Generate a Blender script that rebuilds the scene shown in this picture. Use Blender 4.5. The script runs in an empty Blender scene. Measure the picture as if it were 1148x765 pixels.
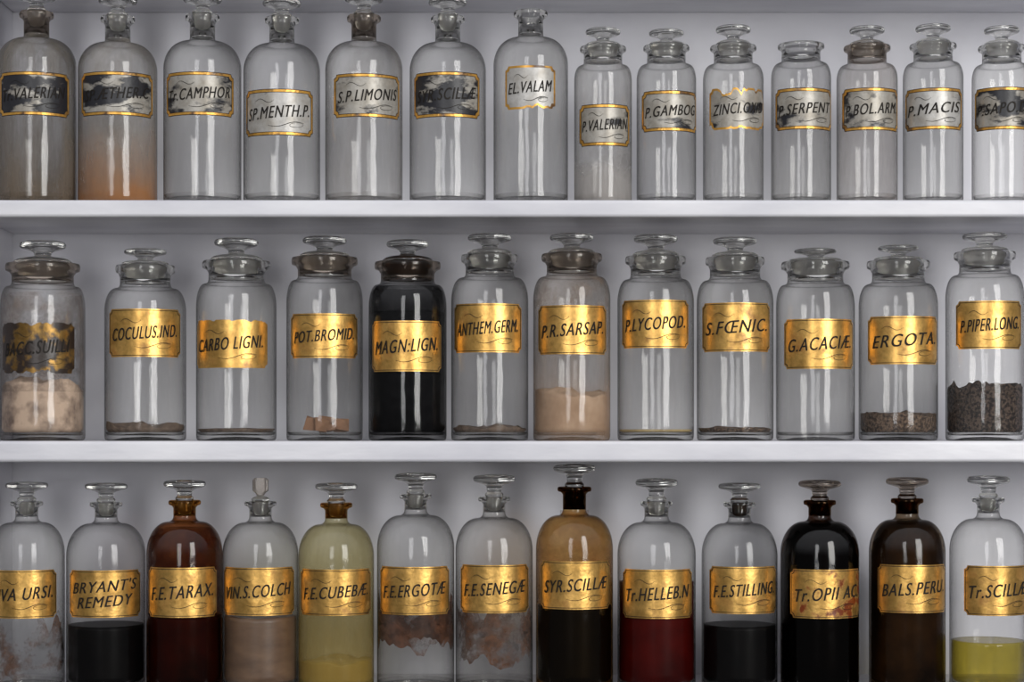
import bpy, math, random
from math import sin, cos, pi, asin, atan, sqrt
from mathutils import Vector, noise

scene = bpy.context.scene
scene.view_settings.view_transform = 'Standard'
D = 2.2            # camera distance from shelf fronts
YA = 0.050         # depth of the bottle axes behind the shelf fronts
HZ = 485.0
K = 0.001 * (1 + YA / D)
WALL_Y = 0.19
SH = {1: 0.261, 2: -0.0095, 3: -0.294}

def s2l(c):
    return tuple(((x/255.0)/12.92 if x/255.0 <= 0.04045 else ((x/255.0+0.055)/1.055)**2.4) for x in c)

# ------------------------------------------------------------------ materials
def newmat(name):
    m = bpy.data.materials.new(name); m.use_nodes = True
    nt = m.node_tree; nt.nodes.clear()
    return m, nt, nt.nodes, nt.links

def math_node(N, L, op, a, b=None, clamp=False):
    n = N.new('ShaderNodeMath'); n.operation = op; n.use_clamp = clamp
    for i, v in enumerate((a, b)):
        if v is None: continue
        if isinstance(v, (int, float)): n.inputs[i].default_value = v
        else: L.new(v, n.inputs[i])
    return n.outputs[0]

def mixcol(N, L, fac, a, b):
    n = N.new('ShaderNodeMix'); n.data_type = 'RGBA'
    for idx, v in ((0, fac), (6, a), (7, b)):
        if isinstance(v, (int, float)): n.inputs[idx].default_value = v
        elif isinstance(v, tuple): n.inputs[idx].default_value = (v[0], v[1], v[2], 1)
        else: L.new(v, n.inputs[idx])
    return n.outputs[2]

def noise_node(N, L, scale, detail=4, rough=0.55, coord='Object', stretch=(1, 1, 1), seed=0.0, dist=0.0):
    tc = N.new('ShaderNodeTexCoord'); mp = N.new('ShaderNodeMapping')
    mp.inputs['Scale'].default_value = stretch
    mp.inputs['Location'].default_value = (seed, seed*1.7, seed*0.6)
    L.new(tc.outputs[coord], mp.inputs[0])
    n = N.new('ShaderNodeTexNoise'); n.inputs['Scale'].default_value = scale
    n.inputs['Detail'].default_value = detail; n.inputs['Roughness'].default_value = rough
    n.inputs['Distortion'].default_value = dist
    L.new(mp.outputs[0], n.inputs['Vector'])
    return n.outputs[0]

def ramp(N, L, src, p0, p1):
    n = N.new('ShaderNodeMapRange'); n.inputs[1].default_value = p0; n.inputs[2].default_value = p1
    n.inputs[3].default_value = 0; n.inputs[4].default_value = 1
    L.new(src, n.inputs[0]); return n.outputs[0]

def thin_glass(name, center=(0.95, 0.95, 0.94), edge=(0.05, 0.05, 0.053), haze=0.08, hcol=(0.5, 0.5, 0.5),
               haze_low=None, low_z=(0.02, 0.09), lowcol=None, seed=0.0, nscale=30, refl=1.0):
    m, nt, N, L = newmat(name)
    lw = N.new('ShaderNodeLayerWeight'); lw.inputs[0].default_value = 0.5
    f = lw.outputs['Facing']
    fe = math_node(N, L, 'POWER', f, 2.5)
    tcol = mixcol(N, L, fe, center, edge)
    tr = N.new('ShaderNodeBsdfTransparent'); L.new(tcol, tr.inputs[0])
    # dust / film, drawn out into faint drips
    nz = noise_node(N, L, nscale, seed=seed, stretch=(1, 1, 0.22), detail=7, rough=.62)
    nf = ramp(N, L, nz, 0.38, 0.72)
    amt = math_node(N, L, 'MULTIPLY', nf, haze * 1.8)
    amt = math_node(N, L, 'ADD', amt, haze * 0.2)
    colh = hcol
    if haze_low is not None:
        tc = N.new('ShaderNodeTexCoord'); sp = N.new('ShaderNodeSeparateXYZ'); L.new(tc.outputs['Object'], sp.inputs[0])
        wob = math_node(N, L, 'MULTIPLY', noise_node(N, L, 22, seed=seed+2, detail=5), 0.09)
        zz = math_node(N, L, 'ADD', sp.outputs[2], wob)
        zz = math_node(N, L, 'SUBTRACT', zz, 0.045)
        lo = ramp(N, L, zz, low_z[1], low_z[0])
        add = math_node(N, L, 'MULTIPLY', lo, haze_low)
        amt = math_node(N, L, 'ADD', amt, add, clamp=True)
        colh = mixcol(N, L, lo, hcol, lowcol or hcol)
    df = N.new('ShaderNodeBsdfDiffuse'); tl = N.new('ShaderNodeBsdfTranslucent')
    for n in (df, tl):
        if isinstance(colh, tuple): n.inputs[0].default_value = (*colh, 1)
        else: L.new(colh, n.inputs[0])
    hm = N.new('ShaderNodeMixShader'); hm.inputs[0].default_value = 0.4
    L.new(df.outputs[0], hm.inputs[1]); L.new(tl.outputs[0], hm.inputs[2])
    m1 = N.new('ShaderNodeMixShader'); L.new(amt, m1.inputs[0]); L.new(tr.outputs[0], m1.inputs[1]); L.new(hm.outputs[0], m1.inputs[2])
    f5 = math_node(N, L, 'POWER', f, 4.5)
    fr = math_node(N, L, 'MULTIPLY', f5, 0.6*refl)
    fr = math_node(N, L, 'ADD', fr, 0.038*refl, clamp=True)
    gl = N.new('ShaderNodeBsdfGlossy'); gl.inputs['Roughness'].default_value = 0.09
    bp = N.new('ShaderNodeBump'); bp.inputs['Strength'].default_value = 0.22; bp.inputs['Distance'].default_value = 0.003
    L.new(noise_node(N, L, 38, detail=2, seed=seed+3, stretch=(1, 1, 0.6)), bp.inputs['Height'])
    L.new(bp.outputs[0], gl.inputs['Normal'])
    m2 = N.new('ShaderNodeMixShader'); L.new(fr, m2.inputs[0]); L.new(m1.outputs[0], m2.inputs[1]); L.new(gl.outputs[0], m2.inputs[2])
    o = N.new('ShaderNodeOutputMaterial'); L.new(m2.outputs[0], o.inputs[0])
    return m

def solid_glass(name, col=(0.89, 0.89, 0.88), rough=0.0):
    m, nt, N, L = newmat(name)
    g = N.new('ShaderNodeBsdfGlass'); g.inputs['Color'].default_value = (*col, 1)
    g.inputs['IOR'].default_value = 1.5; g.inputs['Roughness'].default_value = rough
    o = N.new('ShaderNodeOutputMaterial'); L.new(g.outputs[0], o.inputs[0])
    return m

def principled(name, c1, c2, scale=60, rough=0.8, metallic=0.0, bump=0.3, bdist=0.002, p=(0.35, 0.65), seed=0.0, detail=5, spec=0.5, stretch=(1,1,1)):
    m, nt, N, L = newmat(name)
    b = N.new('ShaderNodeBsdfPrincipled')
    nz = noise_node(N, L, scale, detail=detail, seed=seed, stretch=stretch)
    L.new(mixcol(N, L, ramp(N, L, nz, *p), c1, c2), b.inputs['Base Color'])
    b.inputs['Roughness'].default_value = rough; b.inputs['Metallic'].default_value = metallic
    b.inputs['Specular IOR Level'].default_value = spec
    if bump:
        bp = N.new('ShaderNodeBump'); bp.inputs['Strength'].default_value = bump; bp.inputs['Distance'].default_value = bdist
        L.new(nz, bp.inputs['Height']); L.new(bp.outputs[0], b.inputs['Normal'])
    o = N.new('ShaderNodeOutputMaterial'); L.new(b.outputs[0], o.inputs[0])
    return m

def label_mat(name, base, dark, scale=45, p=(0.5, 0.62), rough=0.36, metallic=0.8, seed=0.0, stretch=(1, 1, 1), fine=0.25):
    m, nt, N, L = newmat(name)
    b = N.new('ShaderNodeBsdfPrincipled')
    nz = noise_node(N, L, scale, seed=seed, stretch=stretch, detail=6)
    n2 = noise_node(N, L, 260, seed=seed + 5, detail=3)
    n3 = noise_node(N, L, 55, seed=seed + 9, detail=3)
    base2 = tuple(x * 0.5 for x in base)
    c = mixcol(N, L, math_node(N, L, 'MULTIPLY', ramp(N, L, n2, 0.45, 0.75), fine * 2), base, base2)
    c = mixcol(N, L, math_node(N, L, 'MULTIPLY', ramp(N, L, n3, 0.42, 0.68), 0.6), c, tuple(x*q for x, q in zip(base, (.55, .50, .42))))
    f = ramp(N, L, nz, *p)
    L.new(mixcol(N, L, f, c, dark), b.inputs['Base Color'])
    inv = math_node(N, L, 'SUBTRACT', 1.0, f)
    L.new(math_node(N, L, 'MULTIPLY', inv, metallic), b.inputs['Metallic'])
    b.inputs['Roughness'].default_value = rough
    bp = N.new('ShaderNodeBump'); bp.inputs['Strength'].default_value = 0.5; bp.inputs['Distance'].default_value = 0.0014
    L.new(n3, bp.inputs['Height']); L.new(bp.outputs[0], b.inputs['Normal'])
    o = N.new('ShaderNodeOutputMaterial'); L.new(b.outputs[0], o.inputs[0])
    return m

def film_mat(name, col, seed, thr=(0.48, 0.56), scale=35, dens=0.85):
    """patchy dried residue clinging to the inside of the glass"""
    m, nt, N, L = newmat(name)
    nz = noise_node(N, L, scale, seed=seed, detail=8, rough=.66)
    f = ramp(N, L, nz, *thr)
    df = N.new('ShaderNodeBsdfDiffuse')
    L.new(mixcol(N, L, ramp(N, L, noise_node(N, L, 110, seed=seed+4), .38, .62), col, tuple(x*.5 for x in col)), df.inputs[0])
    tr = N.new('ShaderNodeBsdfTransparent')
    mx = N.new('ShaderNodeMixShader')
    f = math_node(N, L, 'MULTIPLY', f, dens, clamp=True)
    L.new(f, mx.inputs[0]); L.new(tr.outputs[0], mx.inputs[1]); L.new(df.outputs[0], mx.inputs[2])
    o = N.new('ShaderNodeOutputMaterial'); L.new(mx.outputs[0], o.inputs[0])
    return m

PAINT = principled('white_paint', s2l((214, 214, 220)), s2l((202, 202, 210)), scale=6, rough=0.45, bump=0.08, bdist=0.004)
PAINT_SHELF = principled('shelf_gloss_paint', s2l((224, 224, 228)), s2l((198, 198, 205)), scale=14, rough=0.32, bump=0.5, bdist=0.004, stretch=(0.3, 1, 1))
SOLID = solid_glass('stopper_glass')
SOLID_DUSTY = solid_glass('stopper_glass_dusty', (0.76, 0.72, 0.68), 0.15)
SOLID_AMBER = solid_glass('stopper_glass_amber', (0.72, 0.52, 0.26), 0.05)
SOLID_DARK = solid_glass('stopper_glass_stained', (0.34, 0.20, 0.11), 0.1)
NECKS = {'clear': SOLID, 'dusty': SOLID_DUSTY, 'amber': SOLID_AMBER, 'dark': SOLID_DARK}
GROUND = solid_glass('ground_glass_plug', (0.80, 0.79, 0.77), 0.3)
GROUND_DARK = solid_glass('ground_glass_plug_stained', (0.16, 0.10, 0.07), 0.35)
INK = principled('black_ink', (0.012, 0.010, 0.009), (0.02, 0.016, 0.012), rough=0.6, bump=0, spec=.2)
GOLD_LINE = label_mat('gold_border', s2l((218, 166, 80)), s2l((90, 60, 26)), p=(0.52, 0.66), rough=0.35, metallic=0.7)

# ------------------------------------------------------------------ mesh helpers
def make_obj(name, verts, faces, mat, parent=None, smooth=True, loc=(0, 0, 0)):
    me = bpy.data.meshes.new(name)
    me.from_pydata(verts, [], faces)
    me.materials.append(mat)
    if smooth:
        for p in me.polygons: p.use_smooth = True
    me.update()
    ob = bpy.data.objects.new(name, me)
    scene.collection.objects.link(ob)
    ob.location = loc
    if parent: ob.parent = parent
    return ob

def lathe(name, prof, mat, parent, seg=56, closed=False):
    verts, faces, rings = [], [], []
    for r, z in prof:
        if r < 1e-6:
            rings.append([len(verts)]); verts.append((0, 0, z))
        else:
            st = len(verts); rings.append(list(range(st, st + seg)))
            for i in range(seg):
                a = 2 * pi * i / seg
                verts.append((r * cos(a), r * sin(a), z))
    pairs = list(zip(rings[:-1], rings[1:]))
    if closed: pairs.append((rings[-1], rings[0]))
    for A, B in pairs:
        for i in range(seg):
            j = (i + 1) % seg
            if len(A) == 1 and len(B) == 1: continue
            if len(A) == 1: faces.append((A[0], B[j], B[i]))
            elif len(B) == 1: faces.append((A[i], A[j], B[0]))
            else: faces.append((A[i], A[j], B[j], B[i]))
    return make_obj(name, verts, faces, mat, parent)

def chaikin(p, n=2, closed=False):
    for _ in range(n):
        q = [] if closed else [p[0]]
        rng = range(len(p)) if closed else range(len(p) - 1)
        for i in rng:
            a, b = p[i], p[(i + 1) % len(p)]
            q.append((a[0]*.75+b[0]*.25, a[1]*.75+b[1]*.25))
            q.append((a[0]*.25+b[0]*.75, a[1]*.25+b[1]*.75))
        if not closed: q.append(p[-1])
        p = q
    return p

def outline(w, h, c, n=16):
    pts = []
    hw, hh = w / 2, h / 2
    def corner(cx, cy, a0):
        return [(cx + c * cos(a0 - pi/2 * t / 5), cy + c * sin(a0 - pi/2 * t / 5)) for t in range(6)]
    def side(p, q):
        return [(p[0]+(q[0]-p[0])*t/n, p[1]+(q[1]-p[1])*t/n) for t in range(1, n)]
    C = [corner(hw, -hh, pi), corner(hw, hh, -pi/2), corner(-hw, hh, 0), corner(-hw, -hh, pi/2)]
    for i in range(4):
        pts += C[i] + side(C[i][-1], C[(i+1) % 4][0])
    return pts

def bend(u, v, R, off, ac, zc, tilt):
    v2 = v + u * tilt
    a = ac + u / R
    return ((R + off) * sin(a), -(R + off) * cos(a), zc + v2)

def make_text(body, target_w, target_h, R, off, ac, zc, tilt, parent, mat, dv=0.0):
    cu = bpy.data.curves.new('txt', 'FONT')
    cu.body = body; cu.size = 1.0; cu.shear = 0.28; cu.align_x = 'CENTER'; cu.align_y = 'CENTER'
    cu.resolution_u = 4; cu.offset = 0.0; cu.space_character = 1.14; cu.space_line = 0.95
    ob = bpy.data.objects.new('txt', cu); scene.collection.objects.link(ob)
    dg = bpy.context.evaluated_depsgraph_get(); dg.update()
    me = bpy.data.meshes.new_from_object(ob.evaluated_get(dg))
    bpy.data.objects.remove(ob)
    co_ = [v.co.copy() for v in me.vertices]; pf = [tuple(p.vertices) for p in me.polygons]
    bpy.data.meshes.remove(me)
    xs = [v.x for v in co_]; ys = [v.y for v in co_]
    cx, cy = (min(xs)+max(xs))/2, (min(ys)+max(ys))/2
    sx = target_w / (max(xs)-min(xs)); sy = target_h / (max(ys)-min(ys))
    sx = min(sx, sy * 1.45)
    verts, faces = [], []
    # two pen passes side by side give heavy downstrokes and light crossbars
    for k, du in enumerate((-.00022, .00022)):
        b = len(verts)
        for v in co_:
            verts.append(bend((v.x-cx)*sx+du, (v.y-cy)*sy+dv, R, off+k*.00008, ac, zc, tilt))
        faces += [tuple(b+i for i in f) for f in pf]
    make_obj('lettering', verts, faces, mat, parent, smooth=False)

def stroke(name, pts, wdt, R, off, ac, zc, tilt, parent, mat):
    verts, faces = [], []
    n = len(pts)
    for i, (u, v) in enumerate(pts):
        a = pts[max(0, i-1)]; b = pts[min(n-1, i+1)]
        dx, dy = b[0]-a[0], b[1]-a[1]; l = sqrt(dx*dx+dy*dy) or 1
        w = wdt * (0.35 + 0.65 * sin(pi * i / (n-1)))
        px, py = -dy/l*w, dx/l*w
        verts.append(bend(u+px, v+py, R, off, ac, zc, tilt)); verts.append(bend(u-px, v-py, R, off, ac, zc, tilt))
    for i in range(n-1): faces.append((2*i, 2*i+1, 2*i+3, 2*i+2))
    make_obj(name, verts, faces, mat, parent, smooth=False)

def plate(name, w, h, c, R, off, ac, zc, tilt, parent, mat, rnd=None, tear=0.0, tear_bot=0.0, seed=0):
    verts, faces = [], []
    nu, nv = 48, 6
    us = [-w/2 + w*i/nu for i in range(nu+1)]
    us += [s*(w/2 - c*k) for s in (-1, 1) for k in (0.15, 0.4, 0.7, 1.0)]
    us = sorted(us)
    for u in us:
        e = w/2 - abs(u)
        d = sqrt(max(0, c*c - e*e)) if e < c else 0
        top, bot = h/2 - d, -h/2 + d
        if tear:
            t = noise.fractal(Vector((u*70+seed, seed*3.1, 0)), 1.0, 2.0, 4)
            top -= max(0, t*1.4+0.1) * tear
        if tear_bot:
            t = noise.fractal(Vector((u*70+seed+40, seed*2.1, 3)), 1.0, 2.0, 4)
            bot += max(0, t*1.4+0.1) * tear_bot
        for j in range(nv+1):
            verts.append(bend(u, bot+(top-bot)*j/nv, R, off, ac, zc, tilt))
    for i in range(len(us)-1):
        for j in range(nv):
            a = i*(nv+1)+j
            faces.append((a, a+nv+1, a+nv+2, a+1))
    return make_obj(name, verts, faces, mat, parent)

def ring(name, w, h, c, inset, t, R, off, ac, zc, tilt, parent, mat):
    A = outline(w-2*inset, h-2*inset, c); B = outline(w-2*inset-2*t, h-2*inset-2*t, c)
    n = len(A)
    verts = [bend(u, v, R, off, ac, zc, tilt) for u, v in A] + [bend(u, v, R, off, ac, zc, tilt) for u, v in B]
    faces = [(i, (i+1) % n, n+(i+1) % n, n+i) for i in range(n)]
    make_obj(name, verts, faces, mat, parent, smooth=False)

# ------------------------------------------------------------------ vessel builder
def vessel(kind, row, cx, width, lip, stopper, label, text, *, neck_w, lip_w, disc_w, sh=30, neck_h=None, fil=5,
           lip_h=6, glass=None, neckmat='clear', stopmat=None, style='gold', contents=(), tilt=0.07, tear=0.0,
           tear_bot=0.0, stopkind='disc', darkplug=False):
    seed = row * 20 + cx * 0.013
    R = width / 2 * K * 0.995
    z0 = SH[row]
    X = (cx - 574) * K
    zl = (HZ - lip) * K - z0              # height of the lip above shelf
    rn = neck_w / 2 * K; rl = lip_w / 2 * K; f = fil * K; hs = sh * K
    par = bpy.data.objects.new(kind, None); par.empty_display_size = 0.02
    scene.collection.objects.link(par); par.location = (X, YA, z0)
    nh = (neck_h if neck_h else 34) * K
    zs = zl - nh - hs                      # shoulder start
    prof = [(0, .0045), (R*.55, .0035), (R*.8, .0012), (R-.004, 0.0), (R-.0015, .0008), (R-.0004, .0025), (R, .006)]
    prof += [(R, .006+(zs-.006)*t/4) for t in range(1, 5)]
    rc = rn + f
    prof += [(rc + (R-rc)*cos(t*pi/2/12), zs + hs*sin(t*pi/2/12)) for t in range(1, 13)]
    prof += [(rc - f*sin(t*pi/2/5), zs+hs+f-f*cos(t*pi/2/5)) for t in range(1, 6)]
    prof += [(rn, zs+hs+f+.0008)]
    lathe('glass_body', prof, glass, par, seg=72)
    lathe('glass_base', [(0, .0085), (R*.5, .0075), (R*.8, .006), (R-.0035, .0065), (R-.001, .010)], glass, par)
    # neck and lip: solid ring of glass
    zb = zs + hs + f + .0008
    lh = lip_h * K; ri = rn - .0032
    npf = [(rn, zb), (rn, zl-lh*1.7), (rn+(rl-rn)*.35, zl-lh*1.2), (rl-.0006, zl-lh), (rl, zl-lh*.7), (rl, zl-lh*.3), (rl-.0008, zl-.0003),
           (rl-.002, zl), (ri+.001, zl), (ri, zl-.0015), (ri-.0004, zl-.012), (ri, zb)]
    lathe('glass_neck', npf, NECKS[neckmat], par, closed=True)
    # stopper
    if stopper is not None:
        hst = (lip - stopper) * K
        rp = ri - .0008; rd = disc_w/2*K
        sm = NECKS[stopmat or 'clear']
        pd = -min(.020, zl-zb-.001)
        if stopkind == 'disc':
            sr = max(.0065, rd*.38)
            p = [(0, pd), (rp*.85, pd), (rp*.9, pd+.002), (rp, -.0005), (rp+.0018, .0008), (rp+.0020, .003), (rp*.85, hst*.24), (sr, hst*.30), (sr*.95, hst*.42), (sr*1.2, hst*.52),
                 (rd*.74, hst*.60), (rd*.98, hst*.67), (rd*1.03, hst*.76), (rd*1.02, hst*.86), (rd*.93, hst*.94), (rd*.6, hst*.985), (0, hst)]
            p = [p[0]] + chaikin(p[1:], 2)
            so = lathe('glass_stopper', [(r, z+zl) for r, z in p], sm, par)
        else:  # upright flat tablet grip over a plug
            p = [(0, pd), (rp*.85, pd), (rp, -.0005), (rp+.0018, .0008), (rp+.0018, .003), (rp*.6, .0055), (0, .0065)]
            so = lathe('glass_stopper', [(r, z+zl) for r, z in [p[0]] + chaikin(p[1:-1], 2) + [p[-1]]], sm, par)
            w_, t_ = disc_w/2*K, .0035
            sec = [(w_*.45, .0062), (w_*.6, .009), (w_, .012), (w_, hst*.9), (w_*.7, hst)]
            vs, fs = [], []
            for (ww, zz) in sec:
                for q in range(20):
                    a = 2*pi*q/20
                    ex = abs(cos(a))**.5*(1 if cos(a) > 0 else -1); ey = abs(sin(a))**.5*(1 if sin(a) > 0 else -1)
                    vs.append((ww*ex, t_*ey, zz+zl))
            for s_ in range(len(sec)-1):
                for q in range(20):
                    fs.append((s_*20+q, s_*20+(q+1) % 20, (s_+1)*20+(q+1) % 20, (s_+1)*20+q))
            fs.append(tuple(range(19, -1, -1))); fs.append(tuple(range(80, 100)))
            make_obj('stopper_grip', vs, fs, SOLID_DUSTY, par, smooth=False)
        so.data.materials.append(GROUND_DARK if darkplug else GROUND)
        for pg in so.data.polygons:
            if pg.center.z < zl: pg.material_index = 1
    # contents
    def rad(z, Ri):
        if z <= zs: return Ri
        t = min(1, (z-zs)/hs)
        return max(rn-.003, rc-.003+(Ri+.0015-rc)*sqrt(max(0, 1-t*t)))
    for c in contents:
        typ = c[0]
        if typ in ('powder', 'liquid'):
            top = (HZ - c[1]) * K - z0; mat = c[2]; amp = (c[3] if len(c) > 3 else 0) * K
            freq = c[4] if len(c) > 4 else 40
            Ri = R - .0022
            seg = 64
            pr = [(Ri*.6, .0095), (Ri*.93, .0095), (Ri, .013)]
            if top > zs:
                lv = [.013+(zs-.013)*t/8 for t in range(1, 9)] + [zs+(top-zs)*t/12 for t in range(1, 13)]
            else:
                lv = [.013+(top-.013)*t/14 for t in range(1, 15)]
            n = len(lv)
            pr2 = [(rad(z, Ri), z) for z in lv]
            rt = pr2[-1][0]
            verts, faces, rings = [(0, 0, .0095)], [], []
            allp = pr + pr2 + [(rt*.85, top), (rt*.6, top), (rt*.3, top)]
            for k_, (r, z) in enumerate(allp):
                rings.append(len(verts))
                for i in range(seg):
                    a = 2*pi*i/seg
                    zz = z
                    if amp and z > .0135:
                        wgt = min(1, max(0, (z-.013)/max(.001, (top-.013))))
                        dz = noise.fractal(Vector((r*cos(a)*freq+seed, r*sin(a)*freq, seed)), 1, 2, 4)*amp*2
                        if k_ >= len(pr)+n: dz += amp*.8*(1-r/rt)
                        zz = max(.0133, z + dz*wgt)
                    verts.append((r*cos(a), r*sin(a), zz))
            last = len(verts); verts.append((0, 0, top+amp*.8))
            for i in range(seg):
                j = (i+1) % seg
                faces.append((0, rings[0]+j, rings[0]+i))
                for A, B in zip(rings[:-1], rings[1:]): faces.append((A+i, A+j, B+j, B+i))
                faces.append((rings[-1]+i, rings[-1]+j, last))
            make_obj(typ, verts, faces, mat, par)
        elif typ == 'film':
            za, zb_ = (HZ - c[2]) * K - z0, (HZ - c[1]) * K - z0
            Ri = R - .0012
            seg = 72; verts = []; faces = []; nr = 18
            for k_ in range(nr+1):
                for i in range(seg):
                    a = 2*pi*i/seg
                    t = k_/nr
                    zz = za+(zb_-za)*t
                    if len(c) < 5:
                        zz += noise.fractal(Vector((cos(a)*2.2+seed, sin(a)*2.2, seed)), 1, 2, 4)*(zb_-za)*.6*(t if t > .5 else -(1-t)*.6)
                    zz = max(.011, zz)
                    rr = rad(zz, Ri)
                    verts.append((rr*cos(a), rr*sin(a), zz))
            for k_ in range(nr):
                for i in range(seg):
                    j = (i+1) % seg
                    faces.append((k_*seg+i, k_*seg+j, (k_+1)*seg+j, (k_+1)*seg+i))
            make_obj('dried_residue', verts, faces, c[3], par)
        elif typ == 'chunks':
            rnd = random.Random(int(cx)); verts = []; faces = []
            for q in range(c[1]):
                s = rnd.uniform(*c[3])*K
                rr = rnd.uniform(0, R-s*1.5-.005); a = rnd.uniform(0, 2*pi)
                ox, oy, oz = rr*cos(a), -abs(rr*sin(a)), .010+s*.5+rnd.uniform(0, c[4] if len(c) > 4 else 0)*K
                b0 = len(verts)
                for sx in (-1, 1):
                    for sy in (-1, 1):
                        for sz in (-1, 1):
                            verts.append((ox+sx*s*rnd.uniform(.4, 1), oy+sy*s*rnd.uniform(.2, .5), oz+sz*s*rnd.uniform(.3, .8)))
                for fq in ((0,1,3,2),(4,6,7,5),(0,4,5,1),(2,3,7,6),(0,2,6,4),(1,5,7,3)): faces.append(tuple(b0+x for x in fq))
            make_obj('crumbs', verts, faces, c[2], par, smooth=False)
    # label
    if label:
        x0, x1, y0, y1 = label
        Rl = width/2
        def ang(x): return asin(max(-.975, min(.975, (x-cx)/Rl)))
        a0, a1 = ang(x0), ang(x1)
        ac = (a0+a1)/2 - atan(X/(D+YA)); w = (a1-a0)*R; h = (y1-y0)*K
        zc = (HZ-(y0+y1)/2)*K - z0
        c_ = .0042; o = .0004
        if style in ('gold', 'stained', 'worn'):
            base = s2l((226, 180, 102)) if style != 'worn' else s2l((150, 118, 66))
            dark = {'gold': s2l((130, 84, 34)), 'stained': s2l((110, 48, 16)), 'worn': s2l((38, 26, 18))}[style]
            pp = {'gold': (0.55, 0.78), 'stained': (0.53, 0.62), 'worn': (0.40, 0.50)}[style]
            lm = label_mat('gold_leaf_label', base, dark, seed=seed, p=pp, metallic=0.9)
            plate('label', w, h, c_, R, o, ac, zc, 0.0, par, lm, tear=tear, tear_bot=tear_bot, seed=seed)
            if not tear:
                ring('label_border', w, h, c_, .0014, .0007, R, o+.0002, ac, zc, 0, par, INK)
        else:
            torn = tear or tear_bot
            plate('label_back', w, h, c_, R, o, ac, zc, 0, par, GOLD_LINE if torn else INK, tear=tear, tear_bot=tear_bot, seed=seed)
            dark = s2l((24, 24, 30))
            base = s2l((164, 160, 152))
            pp = (0.43, 0.49) if style == 'silver_dark' else (0.54, 0.61)
            if style == 'silver_clean': base = s2l((180, 178, 174)); pp = (0.62, 0.70)
            lm = label_mat('silvered_label', base, dark, seed=seed*1.3, p=pp, metallic=0.35, rough=0.42, scale=24, stretch=(1, 1, 2.0), fine=0.2)
            plate('label', w-.005, h-.005, c_, R, o+.00015, ac, zc, 0, par, lm, tear=tear, tear_bot=tear_bot, seed=seed)
            if not torn:
                ring('label_border', w, h, c_, .0008, .0026, R, o+.0003, ac, zc, 0, par, GOLD_LINE)
                ring('label_line', w, h, c_, .0034, .0006, R, o+.0004, ac, zc, 0, par, INK)
        if text:
            th = h * (.26 if '\n' not in text else .56)
            tw = w * .84
            make_text(text, tw, th, R, o+.0006, ac, zc, tilt, par, INK, dv=.0005)
            if '\n' not in text:
                fl = []
                for i in range(25):
                    t = i/24
                    fl.append((w*(-.12+.46*t), -h*(.27+.04*sin(t*2*pi))))
                stroke('flourish', fl, .00035, R, o+.0006, ac, zc, tilt, par, INK)
                lp = [(w*.24+w*.09*cos(pi*.2+t*2*pi/18), -h*.30+h*.05*sin(pi*.2+t*2*pi/18)) for t in range(19)]
                stroke('flourish', lp, .00022, R, o+.0006, ac, zc, tilt, par, INK)
                fl = [(w*(-.30+.26*i/16), h*(.27+.05*sin(i/16*2*pi))) for i in range(17)]
                stroke('flourish', fl, .00028, R, o+.0006, ac, zc, tilt, par, INK)
    return par

# ------------------------------------------------------------------ glass variants
def G(haze=0.06, hc=(168, 166, 164), **k):
    G.n += 1
    return thin_glass('bottle_glass', haze=haze, hcol=s2l(hc), seed=G.n*3.7, **k)
G.n = 0
F = lambda c, s, **k: film_mat('residue', s2l(c), s, **k)

# ---- row 1, tall narrow-neck bottles
B = 'apothecary_bottle'; J = 'apothecary_jar'
n1 = dict(neck_w=28, lip_w=38, disc_w=42, sh=30, neck_h=31, fil=5, lip_h=6)
vessel(B, 1, 41, 88, 14, -8, (2, 76, 88, 136), 'Tr.VALERIAN', glass=G(0.45, (134, 126, 114), haze_low=0.25, lowcol=s2l((134, 120, 104))), neckmat='dusty', stopmat='clear', style='silver_dark', **n1)
vessel(B, 1, 132, 88, 19, -4, (93, 170, 88, 136), 'SP.ÆTHER.C', glass=G(0.28, (165, 157, 145), haze_low=0.65, low_z=(0.0, 0.10), lowcol=s2l((176, 126, 86))), style='silver_dark', **n1)
vessel(B, 1, 227, 87, 17, -5, (188, 261, 88, 136), 'Tr.CAMPHOR', glass=G(0.07), style='silver', **n1)
vessel(B, 1, 316, 86, 20, 0, (277, 350, 107, 158), 'SP.MENTH.P.', glass=G(0.05), style='silver_clean', **n1)
vessel(B, 1, 408, 87, 18, -6, (375, 447, 90, 138), 'S.P.LIMONIS', glass=G(0.16, (176, 168, 160)), neckmat='dusty', stopmat='clear', style='silver', **n1)
vessel(B, 1, 502, 86, 19, -1, (465, 537, 88, 138), 'SYR.SCILLÆ', glass=G(0.06), style='silver_dark', **n1)
vessel(B, 1, 595, 84, 13, None, (567, 622, 81, 129), 'EL.VALAM', glass=G(0.10), style='silver_clean', tear_bot=.004, **n1)
# ---- row 1, small wide-mouth jars
n2 = dict(neck_w=43, lip_w=52, disc_w=38, sh=17, neck_h=22, fil=5, lip_h=5)
vessel(J, 1, 676, 65, 53, 32, (650, 705, 122, 168), 'P.VALERIAN', glass=G(0.20, (185, 180, 175), haze_low=.45, low_z=(.03, .06), lowcol=s2l((185, 180, 175))), style='silver', **n2)
vessel(J, 1, 747, 67, 52, 34, (720, 781, 107, 152), 'P.GAMBOG', glass=G(0.10), style='silver', **n2)
vessel(J, 1, 822, 68, 52, 29, (796, 855, 104, 150), 'ZINCI.OXID', glass=G(0.14), style='silver', tear=.012, tear_bot=.004, **n2)
vessel(J, 1, 898, 67, 50, None, (870, 931, 104, 150), 'P.SERPENT', glass=G(0.14), style='silver', **n2)
vessel(J, 1, 972, 68, 52, 30, (945, 1005, 104, 151), 'P.BOL.ARM.', glass=G(0.16, (182, 168, 160)), neckmat='dusty', style='silver', **n2)
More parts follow.
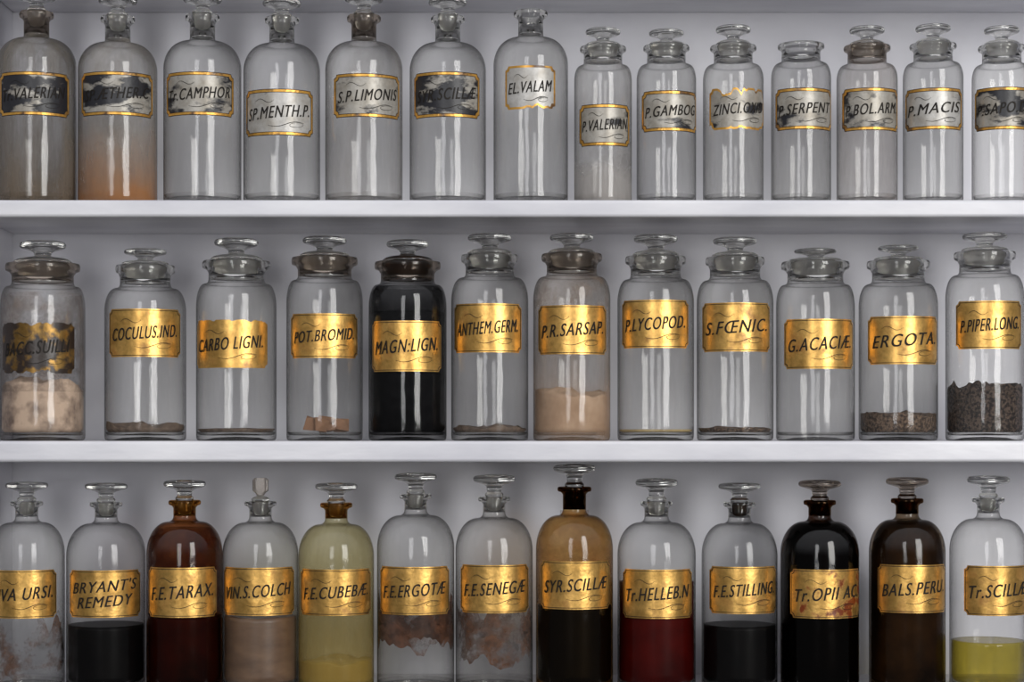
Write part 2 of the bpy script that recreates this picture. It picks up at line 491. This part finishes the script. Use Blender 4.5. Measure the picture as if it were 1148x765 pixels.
vessel(J, 1, 1046, 67, 50, 28, (1016, 1077, 104, 150), 'P.MACIS', glass=G(0.06), style='silver_clean', **n2)
vessel(J, 1, 1123, 66, 52, 30, (1094, 1153, 103, 150), 'P.SAPO.D.', glass=G(0.06), style='silver_dark', **n2)

# ---- row 2, wide-mouth jars
CREAM = principled('cream_powder', s2l((208, 182, 160)), s2l((118, 98, 86)), scale=45, p=(.46, .70))
DUSTBR = principled('brown_dust', s2l((116, 98, 84)), s2l((82, 66, 54)), scale=160)
CHAR = principled('charcoal_powder', (0.006, 0.006, 0.007), (0.011, 0.011, 0.012), scale=90, spec=.1)
TAN = principled('tan_powder', s2l((202, 176, 150)), s2l((170, 142, 116)), scale=40)
SEEDS = principled('dark_seeds', s2l((92, 76, 66)), s2l((30, 22, 20)), scale=300, bump=1.0, bdist=.004, p=(.42, .58))
ERG = principled('ergot_grain', s2l((120, 98, 80)), s2l((56, 42, 34)), scale=300, bump=1.0, bdist=.004, p=(.42, .58))
CARD = principled('cardboard_scrap', s2l((140, 102, 74)), s2l((112, 80, 56)), scale=60)
def j2(lipw, neckw, disc=48, **k):
    d = dict(neck_w=neckw, lip_w=lipw, disc_w=disc, sh=26, neck_h=26, fil=5, lip_h=8); d.update(k); return d
vessel(J, 2, 48, 94, 296, 270, (5, 82, 364, 420), 'BACC.SUILLI', glass=G(0.14, (165, 155, 148)), neckmat='dusty', style='worn', tear=.004, tear_bot=.006,
       contents=[('powder', 432, CREAM, 6, 25), ('film', 330, 440, F((150, 132, 120), 2.0, thr=(.42, .75), dens=.75), 0)], **j2(82, 68, 50))
vessel(J, 2, 163, 91, 298, 279, (124, 201, 349, 402), 'COCULUS.IND.', glass=G(0.06), contents=[('powder', 478, DUSTBR, 3)], **j2(66, 56, 46))
vessel(J, 2, 265, 90, 293, 267, (222, 299, 361, 414), 'CARBO LIGNI.', glass=G(0.07), tear=.005, contents=[('powder', 481, DUSTBR, 1)], **j2(76, 62))
vessel(J, 2, 364, 86, 289, 265, (327, 400, 354, 403), 'POT.BROMID.', glass=G(0.08), neckmat='dusty', contents=[('chunks', 8, CARD, (6, 12), 6)], **j2(74, 60))
vessel(J, 2, 457, 88, 294, 269, (418, 494, 362, 418), 'MAGN:LIGN.', glass=G(0.0, (70, 70, 72), center=(.6, .6, .6)), neckmat='dusty', darkplug=True, contents=[('powder', 350, CHAR, 1.5), ('film', 322, 352, F((40, 40, 42), 3.0, thr=(.2, .5), dens=.8), 0)], **j2(74, 60, 46))
vessel(J, 2, 549, 87, 286, 262, (510, 584, 343, 397), 'ANTHEM.GERM.', glass=G(0.06), contents=[('powder', 480, DUSTBR, 3)], **j2(64, 54))
vessel(J, 2, 641, 87, 285, 262, (604, 679, 345, 399), 'P.R.SARSAP.', glass=G(0.20, (186, 166, 146), haze_low=.2, low_z=(.04, .09), lowcol=s2l((192, 164, 140))), neckmat='dusty', contents=[('powder', 440, TAN, 7, 22), ('film', 312, 345, F((170, 134, 98), 6.1, thr=(.5, .72), dens=.5), 0)], **j2(68, 56))
vessel(J, 2, 735, 86, 288, 263, (698, 771, 339, 392), 'P.LYCOPOD.', glass=G(0.09), contents=[('powder', 484, principled('yellow_powder', s2l((190, 168, 120)), s2l((150, 130, 90))), 1)], **j2(68, 56))
vessel(J, 2, 824, 86, 289, 266, (788, 862, 342, 396), 'S.FŒNIC.', glass=G(0.07), contents=[('powder', 481, ERG, 3, 60)], **j2(66, 56))
vessel(J, 2, 914, 88, 294, 279, (880, 955, 360, 415), 'G.ACACIÆ.', glass=G(0.06), **j2(76, 62, 46))
vessel(J, 2, 1007, 88, 293, 275, (974, 1049, 357, 410), 'ERGOTA.', glass=G(0.07), contents=[('powder', 466, ERG, 3, 60)], **j2(70, 58, 44))
vessel(J, 2, 1104, 87, 283, 261, (1073, 1143, 340, 393), 'P.PIPER.LONG.', glass=G(0.07), contents=[('powder', 440, SEEDS, 8, 60)], **j2(68, 56))

# ---- row 3, narrow neck bottles with flat disc stoppers
BLK = principled('black_liquid', (0.002, 0.0018, 0.002), (0.003, 0.0025, 0.0025), rough=0.4, bump=0, spec=.05)
RED = principled('red_tincture', s2l((70, 8, 5)), s2l((44, 4, 3)), scale=15, rough=0.4, bump=0, spec=.05)
BRN = principled('brown_tincture', s2l((60, 24, 12)), s2l((26, 11, 8)), scale=15, rough=0.4, bump=0, spec=.05)
OLV = principled('balsam', s2l((66, 49, 30)), s2l((22, 16, 12)), scale=18, rough=0.4, bump=0, spec=.05)
WINE = principled('cloudy_wine', s2l((118, 90, 66)), s2l((88, 64, 46)), scale=30, rough=0.4, bump=.05, p=(.3, .7), stretch=(1, 1, 2))
CUB = principled('cubeb_extract', s2l((170, 146, 82)), s2l((140, 116, 60)), scale=14, rough=0.3, bump=0)
YEL = thin_glass('yellow_liquid', center=(.78, .70, .24), edge=(.4, .34, .06), haze=.14, hcol=s2l((180, 164, 70)))
def b3(**k):
    d = dict(neck_w=25, lip_w=36, disc_w=46, sh=36, neck_h=24, fil=6, lip_h=5); d.update(k); return d
vessel(B, 3, 30, 84, 562, 540, (-8, 62, 637, 690), 'UVA URSI.', glass=G(0.08), contents=[('film', 700, 756, F((104, 74, 58), 1.3, thr=(.50, .62), scale=22))], **b3())
vessel(B, 3, 119, 88, 563, 541, (80, 156, 637, 689), "BRYANT'S\nREMEDY", glass=G(0.0), contents=[('liquid', 700, BLK)], **b3())
vessel(B, 3, 207, 85, 561, 538, (168, 242, 634, 689), 'F.E.TARAX.', glass=G(0.0, (80, 48, 30), center=(.62, .36, .20), edge=(.08, .03, .01)), neckmat='amber', stopmat='clear', contents=[('liquid', 690, BRN), ('film', 592, 688, F((84, 40, 18), 5.2, thr=(.2, .7), dens=.9), 0)], **b3())
vessel(B, 3, 292, 85, 562, 536, (252, 329, 634, 687), 'VIN.S.COLCH', glass=G(0.05), stopkind='grip', contents=[('liquid', 690, WINE, 1)], **b3(disc_w=18))
vessel(B, 3, 377, 85, 564, 541, (338, 415, 636, 687), 'F.E.CUBEBÆ.', glass=G(0.14, (186, 176, 134), center=(.90, .87, .68), edge=(.22, .18, .06), haze_low=.28, low_z=(.03, .2), lowcol=s2l((176, 152, 88))), neckmat='amber', stopmat='clear', contents=[('liquid', 740, CUB, 2)], **b3())
vessel(B, 3, 466, 87, 554, 530, (427, 503, 633, 686), 'F.E.ERGOTÆ', glass=G(0.07), contents=[('film', 676, 720, F((100, 66, 48), 4.4, thr=(.34, .50), dens=.92, scale=26))], **b3())
vessel(B, 3, 554, 87, 557, 532, (517, 592, 631, 684), 'F.E.SENEGÆ', glass=G(0.07), contents=[('film', 680, 736, F((108, 74, 54), 7.4, thr=(.44, .58), dens=.9, scale=24))], **b3())
vessel(B, 3, 644, 87, 546, 520, (607, 683, 627, 680), 'SYR.SCILLÆ', glass=G(0.0, (150, 96, 44), center=(.88, .70, .42), edge=(.15, .07, .02)), neckmat='dark', stopmat='clear', darkplug=True, contents=[('liquid', 678, BLK), ('film', 572, 676, F((140, 84, 32), 8.8, thr=(.35, .8), dens=.6, scale=18), 0)], **b3(neck_w=26, lip_w=38, sh=38, neck_h=32))
vessel(B, 3, 736, 88, 562, 536, (699, 775, 636, 690), 'Tr.HELLEB.N', glass=G(0.0, (130, 110, 108)), contents=[('liquid', 652, RED)], **b3(neck_w=27))
vessel(B, 3, 829, 85, 563, 541, (796, 869, 633, 685), 'F.E.STILLING.', glass=G(0.0), neckmat='clear', darkplug=True, contents=[('liquid', 700, BLK)], **b3())
vessel(B, 3, 919, 88, 561, 538, (887, 963, 636, 690), 'Tr.OPII AC.', glass=G(0.0, (40, 30, 26), center=(.30, .2, .15), edge=(.01, .01, .01)), neckmat='dark', stopmat='dusty', darkplug=True, style='stained', contents=[('liquid', 586.5, BLK)], **b3())
vessel(B, 3, 1017, 85, 559, 535, (985, 1058, 631, 684), 'BALS.PERU.', glass=G(0.02, (80, 66, 54), center=(.6, .5, .38), edge=(.03, .02, .02)), neckmat='dark', stopmat='dusty', darkplug=True, contents=[('liquid', 585, OLV)], **b3())
vessel(B, 3, 1108, 86, 558, 533, (1082, 1150, 632, 687), 'Tr.SCILLÆ.', glass=G(0.06), contents=[('liquid', 718, YEL)], **b3())

# ------------------------------------------------------------------ shelving
def box(name, x0, x1, y0, y1, z0, z1, mat, bev=0.003):
    vs = [(x, y, z) for x in (x0, x1) for y in (y0, y1) for z in (z0, z1)]
    fs = [(0, 1, 3, 2), (4, 6, 7, 5), (0, 4, 5, 1), (2, 3, 7, 6), (0, 2, 6, 4), (1, 5, 7, 3)]
    o = make_obj(name, vs, fs, mat, smooth=False)
    if bev:
        b = o.modifiers.new('bevel', 'BEVEL'); b.width = bev; b.segments = 4
        for p in o.data.polygons: p.use_smooth = True
        o.modifiers.new('wn', 'WEIGHTED_NORMAL')
    return o
XL, XR = -0.608, 0.85
box('wall_back', XL-.3, XR+.3, WALL_Y, WALL_Y+.03, -.9, 1.1, PAINT, 0)
box('cabinet_side_panel', XL-.022, XL, -.004, WALL_Y, -.9, 1.1, PAINT, .002)
box('cabinet_side_panel', XR, XR+.022, -.004, WALL_Y, -.9, 1.1, PAINT, .002)
for zt, th in ((0.531, .020), (SH[1], .0195), (SH[2], .024), (SH[3], .022), (-.60, .022)):
    box('wall_shelf', XL, XR, 0, WALL_Y, zt-th, zt, PAINT_SHELF, .004)

# ------------------------------------------------------------------ light
w = bpy.data.worlds.new('room_ambient'); scene.world = w; w.use_nodes = True
N, L = w.node_tree.nodes, w.node_tree.links
bg = N['Background']
tc = N.new('ShaderNodeTexCoord'); sp = N.new('ShaderNodeSeparateXYZ'); L.new(tc.outputs['Generated'], sp.inputs[0])
cr = N.new('ShaderNodeValToRGB'); L.new(ramp(N, L, sp.outputs[2], -1, 1), cr.inputs[0])
e = cr.color_ramp.elements
e[0].position = 0.0; e[0].color = (0.05, 0.048, 0.046, 1)
e[1].position = 1.0; e[1].color = (0.86, 0.86, 0.90, 1)
n_ = e.new(0.50); n_.color = (0.06, 0.06, 0.062, 1)
n_ = e.new(0.66); n_.color = (0.50, 0.505, 0.535, 1)
L.new(cr.outputs[0], bg.inputs[0]); bg.inputs[1].default_value = 1.1

def window_light(name, loc, target, sx, sy, power, col):
    l = bpy.data.lights.new(name, 'AREA'); l.shape = 'RECTANGLE'; l.size = sx; l.size_y = sy; l.energy = power; l.color = col
    o = bpy.data.objects.new(name, l); scene.collection.objects.link(o); o.location = loc
    d = Vector(target)-Vector(loc); o.rotation_euler = d.to_track_quat('-Z', 'Y').to_euler()
window_light('window_light_left', (-0.9, -4.2, 0.8), (0, 0, 0), 0.8, 2.2, 36, (0.99, 0.99, 1.0))
window_light('window_light_right', (2.0, -3.4, 0.9), (0, 0, 0), 1.2, 2.4, 104, (1.0, 0.985, 0.96))

cam = bpy.data.cameras.new('camera'); co = bpy.data.objects.new('camera', cam); scene.collection.objects.link(co)
co.location = (0, -D, 0); co.rotation_euler = (pi/2, 0, 0)
cam.sensor_width = 36; cam.lens = 36 * D / 1.148
cam.shift_y = (HZ - 382.5) / 1148
scene.camera = co
